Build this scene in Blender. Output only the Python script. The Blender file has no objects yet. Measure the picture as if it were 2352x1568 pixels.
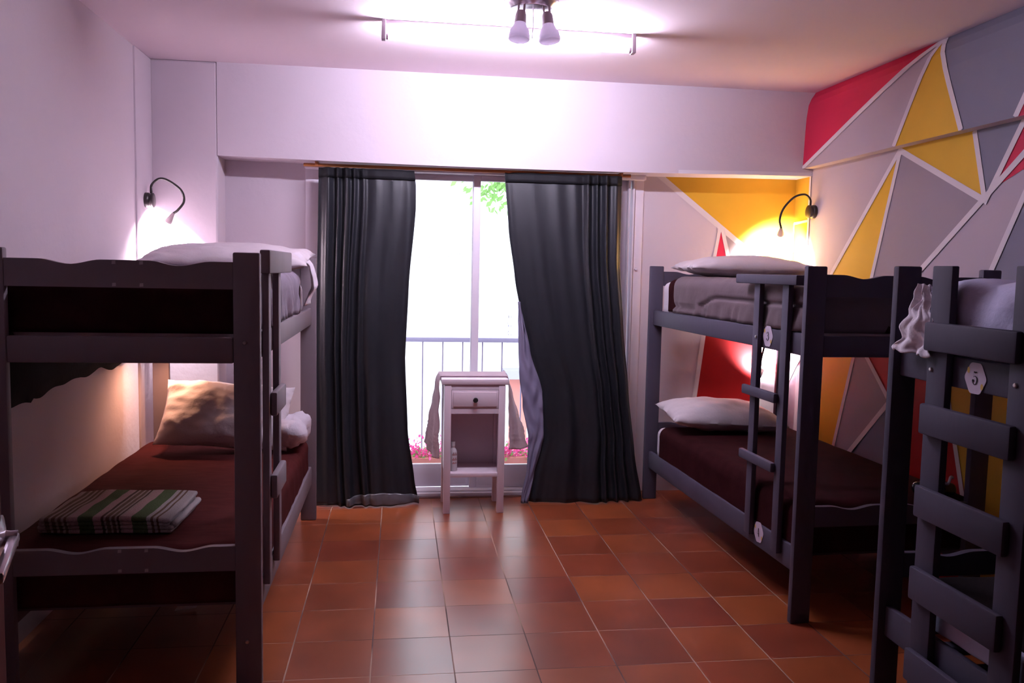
import bpy, bmesh, math, random
from mathutils import Vector, Matrix, noise
S = bpy.context.scene
COL = S.collection
PI = math.pi

# ------------------------------------------------------------------ camera
YAW, PITCH, ROLL, EYE, FPX = -0.1357, -0.0864, 0.0205, 1.4533, 1919.62
cam = bpy.data.cameras.new('camera'); cam.sensor_width = 36.0; cam.lens = FPX / 2352 * 36.0
cam.clip_start = 0.05; cam.clip_end = 200
cobj = bpy.data.objects.new('camera', cam); COL.objects.link(cobj)
cy, sy, cp, sp = math.cos(YAW), math.sin(YAW), math.cos(PITCH), math.sin(PITCH)
F = Vector((-sy * cp, cy * cp, sp)); R = Vector((cy, sy, 0)); U = R.cross(F)
R2 = math.cos(ROLL) * R + math.sin(ROLL) * U; U2 = math.cos(ROLL) * U - math.sin(ROLL) * R
M = Matrix((R2, U2, -F)).transposed().to_4x4(); M.translation = (0, 0, EYE)
cobj.matrix_world = M
S.camera = cobj
S.view_settings.view_transform = 'Standard'; S.view_settings.look = 'None'
S.view_settings.gamma = 1.0; S.view_settings.use_curve_mapping = False
S.view_settings.exposure = 0.3

# ------------------------------------------------------------------ world
W = bpy.data.worlds.new('sky'); S.world = W; W.use_nodes = True
bg = W.node_tree.nodes['Background']; bg.inputs[0].default_value = (0.80, 0.86, 1.0, 1); bg.inputs[1].default_value = 4.6
TUBE_E, LAMP_UL, LAMP_LL, LAMP_UR, LAMP_LR = 255.0, 170.0, 13.0, 170.0, 55.0

# ------------------------------------------------------------------ helpers
def setp(o, label=None, cat=None, group=None, kind=None):
    if label: o['label'] = label
    if cat: o['category'] = cat
    if group: o['group'] = group
    if kind: o['kind'] = kind
    return o
def empty(name, loc=(0, 0, 0), rz=0.0, **k):
    o = bpy.data.objects.new(name, None); COL.objects.link(o); o.location = loc; o.rotation_euler = (0, 0, rz)
    o.empty_display_size = 0.05
    return setp(o, **k)
def obj(name, bm, mats, parent=None, smooth=None, loc=None, **k):
    me = bpy.data.meshes.new(name)
    bmesh.ops.recalc_face_normals(bm, faces=bm.faces[:]) if k.pop('recalc', True) else None
    bm.to_mesh(me); bm.free()
    if not isinstance(mats, (list, tuple)): mats = [mats]
    for m in mats: me.materials.append(m)
    if smooth is not None:
        me.polygons.foreach_set('use_smooth', [True] * len(me.polygons))
        if smooth < 3.1: me.set_sharp_from_angle(angle=smooth)
    o = bpy.data.objects.new(name, me); COL.objects.link(o)
    if parent: o.parent = parent
    if loc: o.location = loc
    return setp(o, **k)
def bx(bm, x0, x1, y0, y1, z0, z1, bev=0.0, mi=0, mtx=None):
    r = bmesh.ops.create_cube(bm, size=1.0); vs = r['verts']
    for v in vs:
        v.co = Vector(((x0 + x1) / 2 + v.co.x * abs(x1 - x0), (y0 + y1) / 2 + v.co.y * abs(y1 - y0), (z0 + z1) / 2 + v.co.z * abs(z1 - z0)))
    fs = {f for v in vs for f in v.link_faces}
    if bev:
        es = list({e for v in vs for e in v.link_edges})
        rr = bmesh.ops.bevel(bm, geom=es, offset=bev, segments=2, profile=0.5, affect='EDGES')
        fs = {f for f in rr['faces']} | {f for f in fs if f.is_valid}
        vs = list({v for f in fs for v in f.verts})
    for f in fs: f.material_index = mi
    if mtx: bmesh.ops.transform(bm, matrix=mtx, verts=vs)
    return vs
def box_obj(name, mat, parent, *a, bev=0.003, **k):
    bm = bmesh.new(); bx(bm, *a, bev=bev); return obj(name, bm, mat, parent, smooth=0.6 if bev else None, **k)
def tube(bm, pts, rad, seg=10, mi=0, cap=True):
    pts = [Vector(p) for p in pts]; n = len(pts); rings = []
    rad = rad if isinstance(rad, (list, tuple)) else [rad] * n
    t0 = (pts[1] - pts[0]).normalized(); a = t0.orthogonal().normalized()
    for i, p in enumerate(pts):
        t = (pts[min(i + 1, n - 1)] - pts[max(i - 1, 0)]).normalized()
        a = (a - t * a.dot(t)).normalized(); b = t.cross(a)
        rings.append([bm.verts.new(p + (a * math.cos(2 * PI * k / seg) + b * math.sin(2 * PI * k / seg)) * rad[i]) for k in range(seg)])
    for i in range(n - 1):
        for k in range(seg):
            f = bm.faces.new((rings[i][k], rings[i][(k + 1) % seg], rings[i + 1][(k + 1) % seg], rings[i + 1][k])); f.material_index = mi
    if cap:
        for rg in (rings[0], rings[-1]):
            f = bm.faces.new(rg); f.material_index = mi
    return rings
def lathe(bm, prof, c, axis=(0, 0, 1), seg=24, mi=0):
    """prof: list of (radius, height along axis)"""
    ax = Vector(axis).normalized(); a = ax.orthogonal().normalized(); b = ax.cross(a); c = Vector(c); rings = []
    for r, h in prof:
        if r < 1e-5: rings.append([bm.verts.new(c + ax * h)])
        else: rings.append([bm.verts.new(c + ax * h + (a * math.cos(2 * PI * k / seg) + b * math.sin(2 * PI * k / seg)) * r) for k in range(seg)])
    for i in range(len(rings) - 1):
        A, B = rings[i], rings[i + 1]
        for k in range(seg):
            k2 = (k + 1) % seg
            if len(A) == 1 and len(B) == 1: break
            vs = (A[0], B[k], B[k2]) if len(A) == 1 else (A[k], A[k2], B[0]) if len(B) == 1 else (A[k], A[k2], B[k2], B[k])
            f = bm.faces.new(vs); f.material_index = mi
def spline(P, n=8):
    P = [Vector(p) for p in P]; out = []
    Q = [P[0] * 2 - P[1]] + P + [P[-1] * 2 - P[-2]]
    for i in range(1, len(Q) - 2):
        for k in range(n):
            t = k / n; a, b, c, d = Q[i - 1], Q[i], Q[i + 1], Q[i + 2]
            out.append(0.5 * ((2 * b) + (c - a) * t + (2 * a - 5 * b + 4 * c - d) * t * t + (3 * b - a - 3 * c + d) * t ** 3))
    out.append(P[-1]); return out
def nz(x, y, z=0.0): return noise.noise(Vector((x, y, z)))
def sstep(a, b, x):
    t = max(0, min(1, (x - a) / (b - a))); return t * t * (3 - 2 * t)
def grid(bm, fn, nu, nv, mi=0, skip=None):
    V = [[bm.verts.new(fn(i / nu, j / nv)) for j in range(nv + 1)] for i in range(nu + 1)]
    for i in range(nu):
        for j in range(nv):
            if skip and skip(i / nu, j / nv): continue
            f = bm.faces.new((V[i][j], V[i + 1][j], V[i + 1][j + 1], V[i][j + 1])); f.material_index = mi
    return V
def solidify(o, t, off=-1):
    m = o.modifiers.new('thickness', 'SOLIDIFY'); m.thickness = t; m.offset = off; return o

# ------------------------------------------------------------------ materials
def mat(name, col, rough=0.6, spec=0.4, bump=0.0, bscale=40.0, var=0.0, vscale=6.0, metal=0.0, sheen=0.0, coat=0.0, dirt=None, stretch=(1, 1, 1), trans=0.0, aniso=None):
    m = bpy.data.materials.new(name); m.use_nodes = True; nt = m.node_tree; N = nt.nodes; L = nt.links
    b = N['Principled BSDF']; b.inputs['Base Color'].default_value = (*col, 1); b.inputs['Roughness'].default_value = rough
    b.inputs['Specular IOR Level'].default_value = spec; b.inputs['Metallic'].default_value = metal
    if sheen: b.inputs['Sheen Weight'].default_value = sheen; b.inputs['Sheen Roughness'].default_value = 0.4
    if coat: b.inputs['Coat Weight'].default_value = coat
    tc = N.new('ShaderNodeTexCoord'); mp = N.new('ShaderNodeMapping'); mp.inputs['Scale'].default_value = stretch
    L.new(tc.outputs['Object'], mp.inputs[0])
    if var:
        n = N.new('ShaderNodeTexNoise'); n.inputs['Scale'].default_value = vscale; n.inputs['Detail'].default_value = 4
        L.new(mp.outputs[0], n.inputs['Vector'])
        r = N.new('ShaderNodeMapRange'); r.inputs[1].default_value = 0.3; r.inputs[2].default_value = 0.7
        r.inputs[3].default_value = 1 - var; r.inputs[4].default_value = 1 + var; L.new(n.outputs[0], r.inputs[0])
        mx = N.new('ShaderNodeMix'); mx.data_type = 'RGBA'; mx.blend_type = 'MULTIPLY'; mx.inputs[0].default_value = 1
        mx.inputs[6].default_value = (*col, 1); L.new(r.outputs[0], mx.inputs[7]); L.new(mx.outputs[2], b.inputs['Base Color'])
    if bump:
        n2 = N.new('ShaderNodeTexNoise'); n2.inputs['Scale'].default_value = bscale; n2.inputs['Detail'].default_value = 5
        L.new(mp.outputs[0], n2.inputs['Vector'])
        bp = N.new('ShaderNodeBump'); bp.inputs['Strength'].default_value = bump; bp.inputs['Distance'].default_value = 0.01
        L.new(n2.outputs[0], bp.inputs['Height']); L.new(bp.outputs[0], b.inputs['Normal'])
    if trans:
        tr = N.new('ShaderNodeBsdfTranslucent'); tr.inputs[0].default_value = (*col, 1); ms = N.new('ShaderNodeMixShader'); ms.inputs[0].default_value = trans
        L.new(b.outputs[0], ms.inputs[1]); L.new(tr.outputs[0], ms.inputs[2]); L.new(ms.outputs[0], N['Material Output'].inputs[0])
    return m
def emit(name, col, s):
    m = bpy.data.materials.new(name); m.use_nodes = True; b = m.node_tree.nodes['Principled BSDF']
    b.inputs['Base Color'].default_value = (*col, 1); b.inputs['Emission Color'].default_value = (*col, 1); b.inputs['Emission Strength'].default_value = s
    return m
WALL = mat('white plaster', (0.62, 0.535, 0.595), 0.75, 0.2, 0.12, 30, 0.03, 1.5)
CEIL = mat('ceiling plaster', (0.86, 0.72, 0.78), 0.8, 0.15, 0.12, 12, 0.03, 1.2)
MWALL = mat('mural mauve paint', (0.46, 0.39, 0.45), 0.7, 0.2, 0.06, 40)
MMAUVE = mat('mural grey mauve paint', (0.31, 0.26, 0.31), 0.7, 0.2, 0.06, 40)
MBLUE = mat('mural blue grey paint', (0.20, 0.195, 0.26), 0.7, 0.2, 0.06, 40)
MYEL = mat('mural yellow paint', (0.68, 0.40, 0.035), 0.6, 0.25, 0.05, 40, 0.05, 3)
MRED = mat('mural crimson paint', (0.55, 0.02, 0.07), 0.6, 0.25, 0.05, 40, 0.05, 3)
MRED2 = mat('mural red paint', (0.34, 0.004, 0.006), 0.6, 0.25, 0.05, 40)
MWHT = mat('mural white line paint', (0.72, 0.66, 0.70), 0.7, 0.2)
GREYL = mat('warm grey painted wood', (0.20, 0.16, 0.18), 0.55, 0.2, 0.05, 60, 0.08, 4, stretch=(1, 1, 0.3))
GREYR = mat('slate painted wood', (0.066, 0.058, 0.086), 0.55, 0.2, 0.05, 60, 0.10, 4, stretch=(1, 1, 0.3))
GREY5 = mat('shade darkened slate wood', (0.050, 0.043, 0.066), 0.6, 0.15, 0.05, 60, 0.10, 4, stretch=(1, 1, 0.3))  # bunk paint darkened further to stand for vignetting at the right edge
CHIP = mat('bare paint chip', (0.45, 0.40, 0.42), 0.7)
WHITEP = mat('white lacquered wood', (0.74, 0.61, 0.67), 0.45, 0.4, 0.04, 50)
DOORW = mat('white painted door frame', (0.80, 0.72, 0.80), 0.4, 0.4)
WOOD = mat('orange brown wood', (0.42, 0.15, 0.05), 0.5, 0.4, 0.1, 30, 0.15, 20, stretch=(0.2, 4, 4))
DOORB = mat('dark red brown door', (0.07, 0.010, 0.008), 0.8, 0.08, 0.08, 30, 0.2, 10, stretch=(4, 4, 0.3))
BLACKM = mat('black painted metal', (0.02, 0.014, 0.014), 0.4, 0.5)
BLACKG = mat('black gooseneck', (0.018, 0.013, 0.012), 0.35, 0.5, 0.5, 300)
BULBH = mat('grey brown lamp shell', (0.34, 0.26, 0.29), 0.4, 0.5)
STEEL = mat('brushed steel', (0.55, 0.52, 0.53), 0.3, 0.5, metal=0.9)
CHROME = mat('chrome', (0.80, 0.74, 0.80), 0.22, 0.5, metal=0.75)
LINEN = mat('white cotton', (0.66, 0.60, 0.66), 0.85, 0.15, 0.2, 90, 0.03, 10)
PILW = mat('pale pillowcase', (0.62, 0.55, 0.58), 0.85, 0.15, 0.15, 60, 0.04, 8)
SHEETB = mat('bluish white sheet', (0.46, 0.45, 0.62), 0.85, 0.15, 0.2, 60, 0.06, 8)
BROWN = mat('dark brown blanket', (0.024, 0.006, 0.007), 0.95, 0.02, 0.1, 200, 0.15, 12)
BROWN2 = mat('lamp reddened brown blanket', (0.058, 0.012, 0.012), 0.95, 0.04, 0.1, 200, 0.15, 12, stretch=(1, 4, 1))  # red of the warm lamp light mixed into a dark brown blanket
DUVET = mat('grey comforter', (0.12, 0.088, 0.10), 0.7, 0.2, 0.15, 40, 0.08, 8)
DUVETL = mat('lilac grey comforter', (0.20, 0.165, 0.21), 0.7, 0.2, 0.15, 40, 0.08, 8)
BLACKC = mat('black cloth', (0.010, 0.007, 0.008), 0.9, 0.1, 0.2, 50)
CURT = mat('charcoal satin', (0.013, 0.014, 0.018), 0.42, 0.35, 0.05, 8, 0.1, 3, stretch=(3, 3, 0.4))
HEAD = mat('curtain heading', (0.006, 0.006, 0.008), 0.7, 0.2)
LINING = mat('pale curtain lining', (0.30, 0.27, 0.38), 0.6, 0.3, 0.2, 18, trans=0.4)
TOWELW = mat('pale terry towel', (0.72, 0.57, 0.62), 0.95, 0.1, 0.5, 220, trans=0.25)
LEAF = mat('green leaves', (0.22, 0.40, 0.12), 0.6, 0.3, trans=0.4, var=0.3, vscale=5)
PETAL = mat('pink petals', (0.75, 0.10, 0.32), 0.6, 0.3, trans=0.4, var=0.3, vscale=30)
PLACARD = mat('white placard', (0.50, 0.42, 0.52), 0.5, 0.3)
INK = mat('black ink', (0.012, 0.004, 0.012), 0.6, 0.2)
YBLOT = mat('yellow blot', (0.55, 0.36, 0.10), 0.6, 0.2)
FAC = mat('pale facade', (0.66, 0.66, 0.66), 0.9, 0.1)
FACW = mat('pale lavender window', (0.50, 0.46, 0.60), 0.6, 0.3)
FACR = mat('salmon shopfront', (0.50, 0.20, 0.17), 0.8, 0.1)
IRON = mat('grey iron', (0.30, 0.26, 0.36), 0.5, 0.4)
RAILM = mat('grey rail', (0.36, 0.33, 0.46), 0.6, 0.3)
PLASTIC = mat('white plastic', (0.55, 0.50, 0.52), 0.5, 0.4)
SOCK = mat('fixture socket', (0.5, 0.40, 0.46), 0.5, 0.4)
TUBEM = emit('fluorescent glow', (0.84, 0.79, 1.0), TUBE_E)
BULBC = mat('frosted bulb cup', (0.72, 0.66, 0.75), 0.35, 0.4, trans=0.6)

def floor_mat():
    m = bpy.data.materials.new('terracotta tiles'); m.use_nodes = True; nt = m.node_tree; N = nt.nodes; L = nt.links; b = N['Principled BSDF']
    g = N.new('ShaderNodeNewGeometry'); sub = N.new('ShaderNodeVectorMath'); sub.operation = 'SUBTRACT'; sub.inputs[1].default_value = (-0.3887, 4.6951, 0)
    L.new(g.outputs['Position'], sub.inputs[0])
    sc = N.new('ShaderNodeVectorMath'); sc.operation = 'SCALE'; sc.inputs['Scale'].default_value = 1 / 0.3; L.new(sub.outputs[0], sc.inputs[0])
    fr = N.new('ShaderNodeVectorMath'); fr.operation = 'FRACTION'; L.new(sc.outputs[0], fr.inputs[0])
    fl = N.new('ShaderNodeVectorMath'); fl.operation = 'FLOOR'; L.new(sc.outputs[0], fl.inputs[0])
    sx = N.new('ShaderNodeSeparateXYZ'); L.new(fr.outputs[0], sx.inputs[0])
    def edge(o, w):
        a = N.new('ShaderNodeMath'); a.operation = 'SUBTRACT'; a.inputs[1].default_value = 0.5; L.new(o, a.inputs[0])
        c = N.new('ShaderNodeMath'); c.operation = 'ABSOLUTE'; L.new(a.outputs[0], c.inputs[0])
        d = N.new('ShaderNodeMath'); d.operation = 'GREATER_THAN'; d.inputs[1].default_value = 0.5 - w; L.new(c.outputs[0], d.inputs[0]); return d.outputs[0]
    ex = edge(sx.outputs[0], 0.0085); ey = edge(sx.outputs[1], 0.0060)
    gx = N.new('ShaderNodeMath'); gx.operation = 'MAXIMUM'; L.new(ex, gx.inputs[0]); L.new(ey, gx.inputs[1])
    wn = N.new('ShaderNodeTexWhiteNoise'); wn.noise_dimensions = '2D'; L.new(fl.outputs[0], wn.inputs['Vector'])
    cr = N.new('ShaderNodeValToRGB'); cr.color_ramp.elements[0].color = (0.19, 0.036, 0.017, 1); cr.color_ramp.elements[1].color = (0.30, 0.075, 0.022, 1)
    L.new(wn.outputs['Value'], cr.inputs[0])
    nz1 = N.new('ShaderNodeTexNoise'); nz1.inputs['Scale'].default_value = 4; nz1.inputs['Detail'].default_value = 1
    off = N.new('ShaderNodeVectorMath'); off.operation = 'ADD'; L.new(g.outputs['Position'], off.inputs[0]); L.new(wn.outputs['Color'], off.inputs[1]); L.new(off.outputs[0], nz1.inputs['Vector'])
    mr = N.new('ShaderNodeMapRange'); mr.inputs[1].default_value = 0.3; mr.inputs[2].default_value = 0.7; mr.inputs[3].default_value = 0.80; mr.inputs[4].default_value = 1.15; L.new(nz1.outputs[0], mr.inputs[0])
    mm = N.new('ShaderNodeMix'); mm.data_type = 'RGBA'; mm.blend_type = 'MULTIPLY'; mm.inputs[0].default_value = 1; L.new(cr.outputs[0], mm.inputs[6]); L.new(mr.outputs[0], mm.inputs[7])
    # grout: varies between dark and pale in random patches
    px = N.new('ShaderNodeTexNoise'); px.inputs['Scale'].default_value = 1.3; L.new(g.outputs['Position'], px.inputs['Vector'])
    gc = N.new('ShaderNodeValToRGB'); gc.color_ramp.elements[0].color = (0.07, 0.022, 0.014, 1); gc.color_ramp.elements[1].color = (0.36, 0.21, 0.14, 1)
    gc.color_ramp.elements[0].position = 0.45; gc.color_ramp.elements[1].position = 0.55; L.new(px.outputs[0], gc.inputs[0])
    mg = N.new('ShaderNodeMix'); mg.data_type = 'RGBA'; L.new(gx.outputs[0], mg.inputs[0]); L.new(mm.outputs[2], mg.inputs[6]); L.new(gc.outputs[0], mg.inputs[7])
    L.new(mg.outputs[2], b.inputs['Base Color'])
    rr = N.new('ShaderNodeMapRange'); rr.inputs[3].default_value = 0.29; rr.inputs[4].default_value = 0.8; L.new(gx.outputs[0], rr.inputs[0]); L.new(rr.outputs[0], b.inputs['Roughness'])
    b.inputs['Specular IOR Level'].default_value = 0.85
    n3 = N.new('ShaderNodeTexNoise'); n3.inputs['Scale'].default_value = 9; L.new(g.outputs['Position'], n3.inputs['Vector'])
    bp = N.new('ShaderNodeBump'); bp.inputs['Strength'].default_value = 0.03; bp.inputs['Distance'].default_value = 0.01; L.new(n3.outputs[0], bp.inputs['Height'])
    inv = N.new('ShaderNodeMath'); inv.operation = 'SUBTRACT'; inv.inputs[0].default_value = 1; L.new(gx.outputs[0], inv.inputs[1])
    bp2 = N.new('ShaderNodeBump'); bp2.inputs['Strength'].default_value = 0.6; bp2.inputs['Distance'].default_value = 0.002; L.new(inv.outputs[0], bp2.inputs['Height']); L.new(bp.outputs[0], bp2.inputs['Normal'])
    L.new(bp2.outputs[0], b.inputs['Normal'])
    return m
def stripe_mat(name, stops, u0, u1, rough=0.95):
    m = mat(name, (0.5, 0.4, 0.4), rough, 0.1, 0.6, 250); nt = m.node_tree; N = nt.nodes; L = nt.links; b = N['Principled BSDF']
    tc = N.new('ShaderNodeTexCoord'); s = N.new('ShaderNodeSeparateXYZ'); L.new(tc.outputs['Object'], s.inputs[0])
    mr = N.new('ShaderNodeMapRange'); mr.inputs[1].default_value = u0; mr.inputs[2].default_value = u1; L.new(s.outputs[0], mr.inputs[0])
    cr = N.new('ShaderNodeValToRGB'); cr.color_ramp.interpolation = 'CONSTANT'; e = cr.color_ramp.elements
    while len(e) > 1: e.remove(e[-1])
    e[0].position = 0; e[0].color = (*stops[0][1], 1)
    for p, c in stops[1:]: x = e.new(p); x.color = (*c, 1)
    L.new(mr.outputs[0], cr.inputs[0]); L.new(cr.outputs[0], b.inputs['Base Color']); return m
def glass_mat():
    m = bpy.data.materials.new('clear glass'); m.use_nodes = True; nt = m.node_tree; N = nt.nodes; L = nt.links; N.remove(N['Principled BSDF'])
    t = N.new('ShaderNodeBsdfTransparent'); t.inputs[0].default_value = (0.97, 0.98, 0.98, 1); g = N.new('ShaderNodeBsdfGlossy'); g.inputs['Roughness'].default_value = 0.02
    f = N.new('ShaderNodeFresnel'); f.inputs[0].default_value = 1.45; x = N.new('ShaderNodeMixShader')
    L.new(f.outputs[0], x.inputs[0]); L.new(t.outputs[0], x.inputs[1]); L.new(g.outputs[0], x.inputs[2]); L.new(x.outputs[0], N['Material Output'].inputs[0]); return m
GLASS = glass_mat(); FLOOR = floor_mat()

# ------------------------------------------------------------------ room shell
XL, XR, YF, YW, ZC, YN, YS = -1.415, 2.60, 5.09, 5.30, 2.60, -1.6, 5.42
bm = bmesh.new(); bx(bm, XL - .2, XR + .3, YN - .2, YS, -0.2, 0.0); obj('floor', bm, FLOOR, kind='structure')
bm = bmesh.new(); bx(bm, XL - .2, XR + .3, YN - .2, YS + .05, ZC, ZC + 0.2); obj('ceiling', bm, CEIL, kind='structure')
# left wall with the shallow pier and its rounded arris near the far end
bm = bmesh.new(); bx(bm, XL - .2, XL, YN - .2, YS, 0, ZC)
bx(bm, XL - .05, XL + .010, 4.80, YF + .02, 0, ZC, bev=0.008)
obj('wall_left', bm, WALL, smooth=0.5, kind='structure')
bm = bmesh.new(); bx(bm, XL - .2, -.19, -.06, .12, 0, ZC); bx(bm, .65, XR + .3, -.06, .12, 0, ZC); bx(bm, -.19, .65, -.06, .12, 2.1, ZC); bx(bm, XL - .2, XR + .3, YN - .2, YN, 0, ZC); obj('wall_near', bm, mat('dark bounce cutting wall', (.10, .05, .04), .6), kind='structure')  # unseen wall, coloured dark to cut bounce onto the near bed faces
# far wall: recessed window wall (opening X -0.57..1.56), left pier, right part with mural
bm = bmesh.new()
bx(bm, XL - .2, -0.57, YW, YS, 0, ZC, mi=0); bx(bm, 1.56, XR + .3, YW, YS, 0, ZC, mi=0); bx(bm, -0.57, 1.56, YW, YS, 2.065, ZC, mi=0)
bx(bm, XL, -1.045, YF, YW + .01, 0, ZC, bev=0.012)
def poly(bm, pts, mapf, mi, clip=()):
    """polygon in wall coordinates (a,z) mapped to space by mapf(a,z)"""
    vs = [bm.verts.new((0, p[0], p[1])) for p in pts]
    f = bm.faces.new(vs); geom = [f] + list(f.edges) + vs
    for z, side in clip:
        r = bmesh.ops.bisect_plane(bm, geom=geom, plane_co=(0, 0, z), plane_no=(0, 0, 1), clear_outer=(side > 0), clear_inner=(side < 0))
        geom = [g for g in r['geom'] if g.is_valid]
    fs = [g for g in geom if isinstance(g, bmesh.types.BMFace)]
    for g in fs: g.material_index = mi
    for v in {v for g in fs for v in g.verts}: v.co = mapf(v.co.y, v.co.z)
    return fs
LN = [0]
def line(bm, a, b, w, mapf0, mi, clip=(), w2=None):
    LN[0] += 1; k = LN[0] * .00012
    def mapf(p, z):
        v = mapf0(p, z)
        return v + (Vector((-k, 0, 0)) if mapf0.__name__ != 'nkf' else Vector((0, -k, 0)))
    d = Vector((b[0] - a[0], b[1] - a[1])); n = Vector((-d.y, d.x)).normalized() * w / 2; n2 = n * ((w2 or w) / w)
    poly(bm, [(a[0] + n.x, a[1] + n.y), (b[0] + n2.x, b[1] + n2.y), (b[0] - n2.x, b[1] - n2.y), (a[0] - n.x, a[1] - n.y)], mapf, mi, clip)
# mural of the recess (materials: 0 wall,1 yellow,2 crimson,3 mauve,4 white,5 red)
def nk(o):
    def nkf(a, z): return Vector((a, YW - o, z))
    return nkf
poly(bm, [(1.66, 2.10), (2.60, 2.10), (2.60, 1.36), (2.285, 1.625)], nk(.0015), 1)
poly(bm, [(2.285, 1.625), (2.60, 1.36), (2.60, 0.0), (2.5, 0.0), (2.5, 1.3)], nk(.0015), 0)
poly(bm, [(2.092, 1.734), (2.05, 1.44), (2.17, 1.44)], nk(.0015), 2)
poly(bm, [(2.122, 1.73), (2.40, 1.51), (2.20, 1.44)], nk(.0015), 3)
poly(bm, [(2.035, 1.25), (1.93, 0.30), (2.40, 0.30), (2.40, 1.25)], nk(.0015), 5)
line(bm, (1.635, 2.095), (2.52, 1.43), 0.035, nk(.003), 4)
line(bm, (2.085, 1.745), (2.00, 1.20), 0.022, nk(.003), 4)
line(bm, (2.105, 1.735), (2.19, 1.40), 0.026, nk(.003), 4)
line(bm, (2.025, 1.25), (1.92, 0.30), 0.030, nk(.003), 4)
line(bm, (2.41, 1.25), (2.41, 0.30), 0.028, nk(.003), 4)
obj('wall_far', bm, [WALL, MYEL, MRED, MMAUVE, MWHT, MRED2], kind='structure', recalc=False)
# beam over the window
bm = bmesh.new()
V = grid(bm, lambda u, v: Vector((-1.046 + u * (XR + .04 + 1.046), YF, [2.073 - .014 * math.sin(PI * min(1, u * 1.15)) + .014 * max(0, u - .8) * 5 * .5, ZC][int(round(v))])), 16, 1)
W2 = grid(bm, lambda u, v: Vector((-1.046 + u * (XR + .04 + 1.046), YF + v * (YW - YF + .02), 2.073 - .014 * math.sin(PI * min(1, u * 1.15)) + .014 * max(0, u - .8) * 5 * .5)), 16, 1)
for i in range(7, 16):
    x0, x1 = V[i][0].co.copy(), V[i + 1][0].co.copy()
    if x0.x < 1.5: continue
    q = [bm.verts.new((x0.x, YF - .002, x0.z)), bm.verts.new((x1.x, YF - .002, x1.z)), bm.verts.new((x1.x, YF - .002, x1.z + .022)), bm.verts.new((x0.x, YF - .002, x0.z + .022))]
    bm.faces.new(q).material_index = 1
obj('trim_1', bm, [WALL, MWHT], kind='structure', recalc=False)
# right wall: lower part at X 2.60, upper part projecting with a rounded cove to the ceiling
def upx(z):
    P = [(2.125, 2.536), (2.36, 2.542), (2.44, 2.546), (2.52, 2.556), (2.56, 2.573), (2.60, 2.60)]
    for (a, xa), (b, xb) in zip(P, P[1:]):
        if z <= b: return xa + (xb - xa) * max(0, (z - a)) / (b - a)
    return P[-1][1]
ZS = 2.125
bm = bmesh.new(); bx(bm, XR, XR + .3, YN - .2, YS, 0, ZC + .0)
zz = [ZS, 2.36, 2.44, 2.52, 2.56, 2.60]
up0 = [[bm.verts.new((upx(z), y, z)) for z in zz] for y in (YN, YF)]
for i in range(5):
    bm.faces.new((up0[0][i], up0[0][i + 1], up0[1][i + 1], up0[1][i]))
q = [bm.verts.new(p) for p in ((upx(ZS), YN, ZS), (upx(ZS), YF, ZS), (XR, YF, ZS), (XR, YN, ZS))]; bm.faces.new(q)
CU = [(2.36, 0), (2.44, 0), (2.52, 0), (2.56, 0)]
um = lambda o: (lambda a, z: Vector((upx(min(max(z, ZS), ZC)) - o, min(a, YF - .001), min(max(z, ZS), ZC))))
lm = lambda o: (lambda a, z: Vector((XR - o, a, z)))
cl = CU + [(ZS, -1), (2.60, 1)]; dl = [(ZS, 1), (0.0, -1)]
# materials 0 base,1 mauve,2 blue,3 yellow,4 crimson,5 white,6 red
poly(bm, [(5.09, ZS), (5.09, 2.60), (3.83, 2.60)], um(.0015), 4, cl)
poly(bm, [(3.815, 2.60), (4.096, ZS), (3.571, ZS)], um(.0015), 3, cl)
poly(bm, [(3.80, 2.60), (3.571, ZS), (0.5, ZS), (0.5, 2.60)], um(.0015), 2, cl)
poly(bm, [(3.221, ZS), (2.95, 2.60), (1.6, 2.60), (2.5, ZS)], um(.0025), 4, cl)
line(bm, (3.825, 2.60), (5.09, ZS + .002), 0.030, um(.004), 5, cl)
line(bm, (3.82, 2.60), (4.098, ZS), 0.030, um(.004), 5, cl)
line(bm, (3.81, 2.60), (3.571, ZS), 0.030, um(.004), 5, cl)
line(bm, (3.231, ZS), (2.96, 2.60), 0.030, um(.004), 5, cl)
poly(bm, [(4.131, ZS), (4.767, 1.477), (4.93, 1.20), (4.93, 0.2), (4.72, 0.2), (4.44, 1.09)], lm(.0015), 3, dl)
poly(bm, [(4.131, 2.114), (3.488, 1.803), (4.44, 1.09)], lm(.0015), 1, dl)
poly(bm, [(4.44, 1.09), (4.098, 0.792), (4.416, 0.455), (4.702, 0.217)], lm(.0015), 1, dl)
poly(bm, [(4.098, 0.792), (4.72, 0.20), (4.74, 0.0), (3.9, 0.0)], lm(.0015), 2, dl)
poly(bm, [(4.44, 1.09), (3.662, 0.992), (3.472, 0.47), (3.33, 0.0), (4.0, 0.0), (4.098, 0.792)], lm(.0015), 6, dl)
poly(bm, [(3.662, 0.992), (3.472, 0.47), (3.33, 0.0), (2.2, 0.0), (2.9, 1.071)], lm(.0015), 3, dl)
poly(bm, [(4.135, ZS), (3.573, ZS), (3.484, 1.812)], lm(.0015), 3, dl)
poly(bm, [(3.573, ZS), (3.467, 1.813), (3.25, ZS)], lm(.0015), 2, dl)
poly(bm, [(3.425, 1.85), (3.24, ZS), (2.7, ZS), (3.0, 1.75), (3.248, 1.945 - .03)], lm(.0015), 4, dl)
poly(bm, [(3.10, ZS), (3.05, ZS), (3.248, 1.8), (3.377, 1.5), (3.558, 1.149), (1.0, 1.149), (1.0, ZS)][2:], lm(.001), 2, dl)
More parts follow.
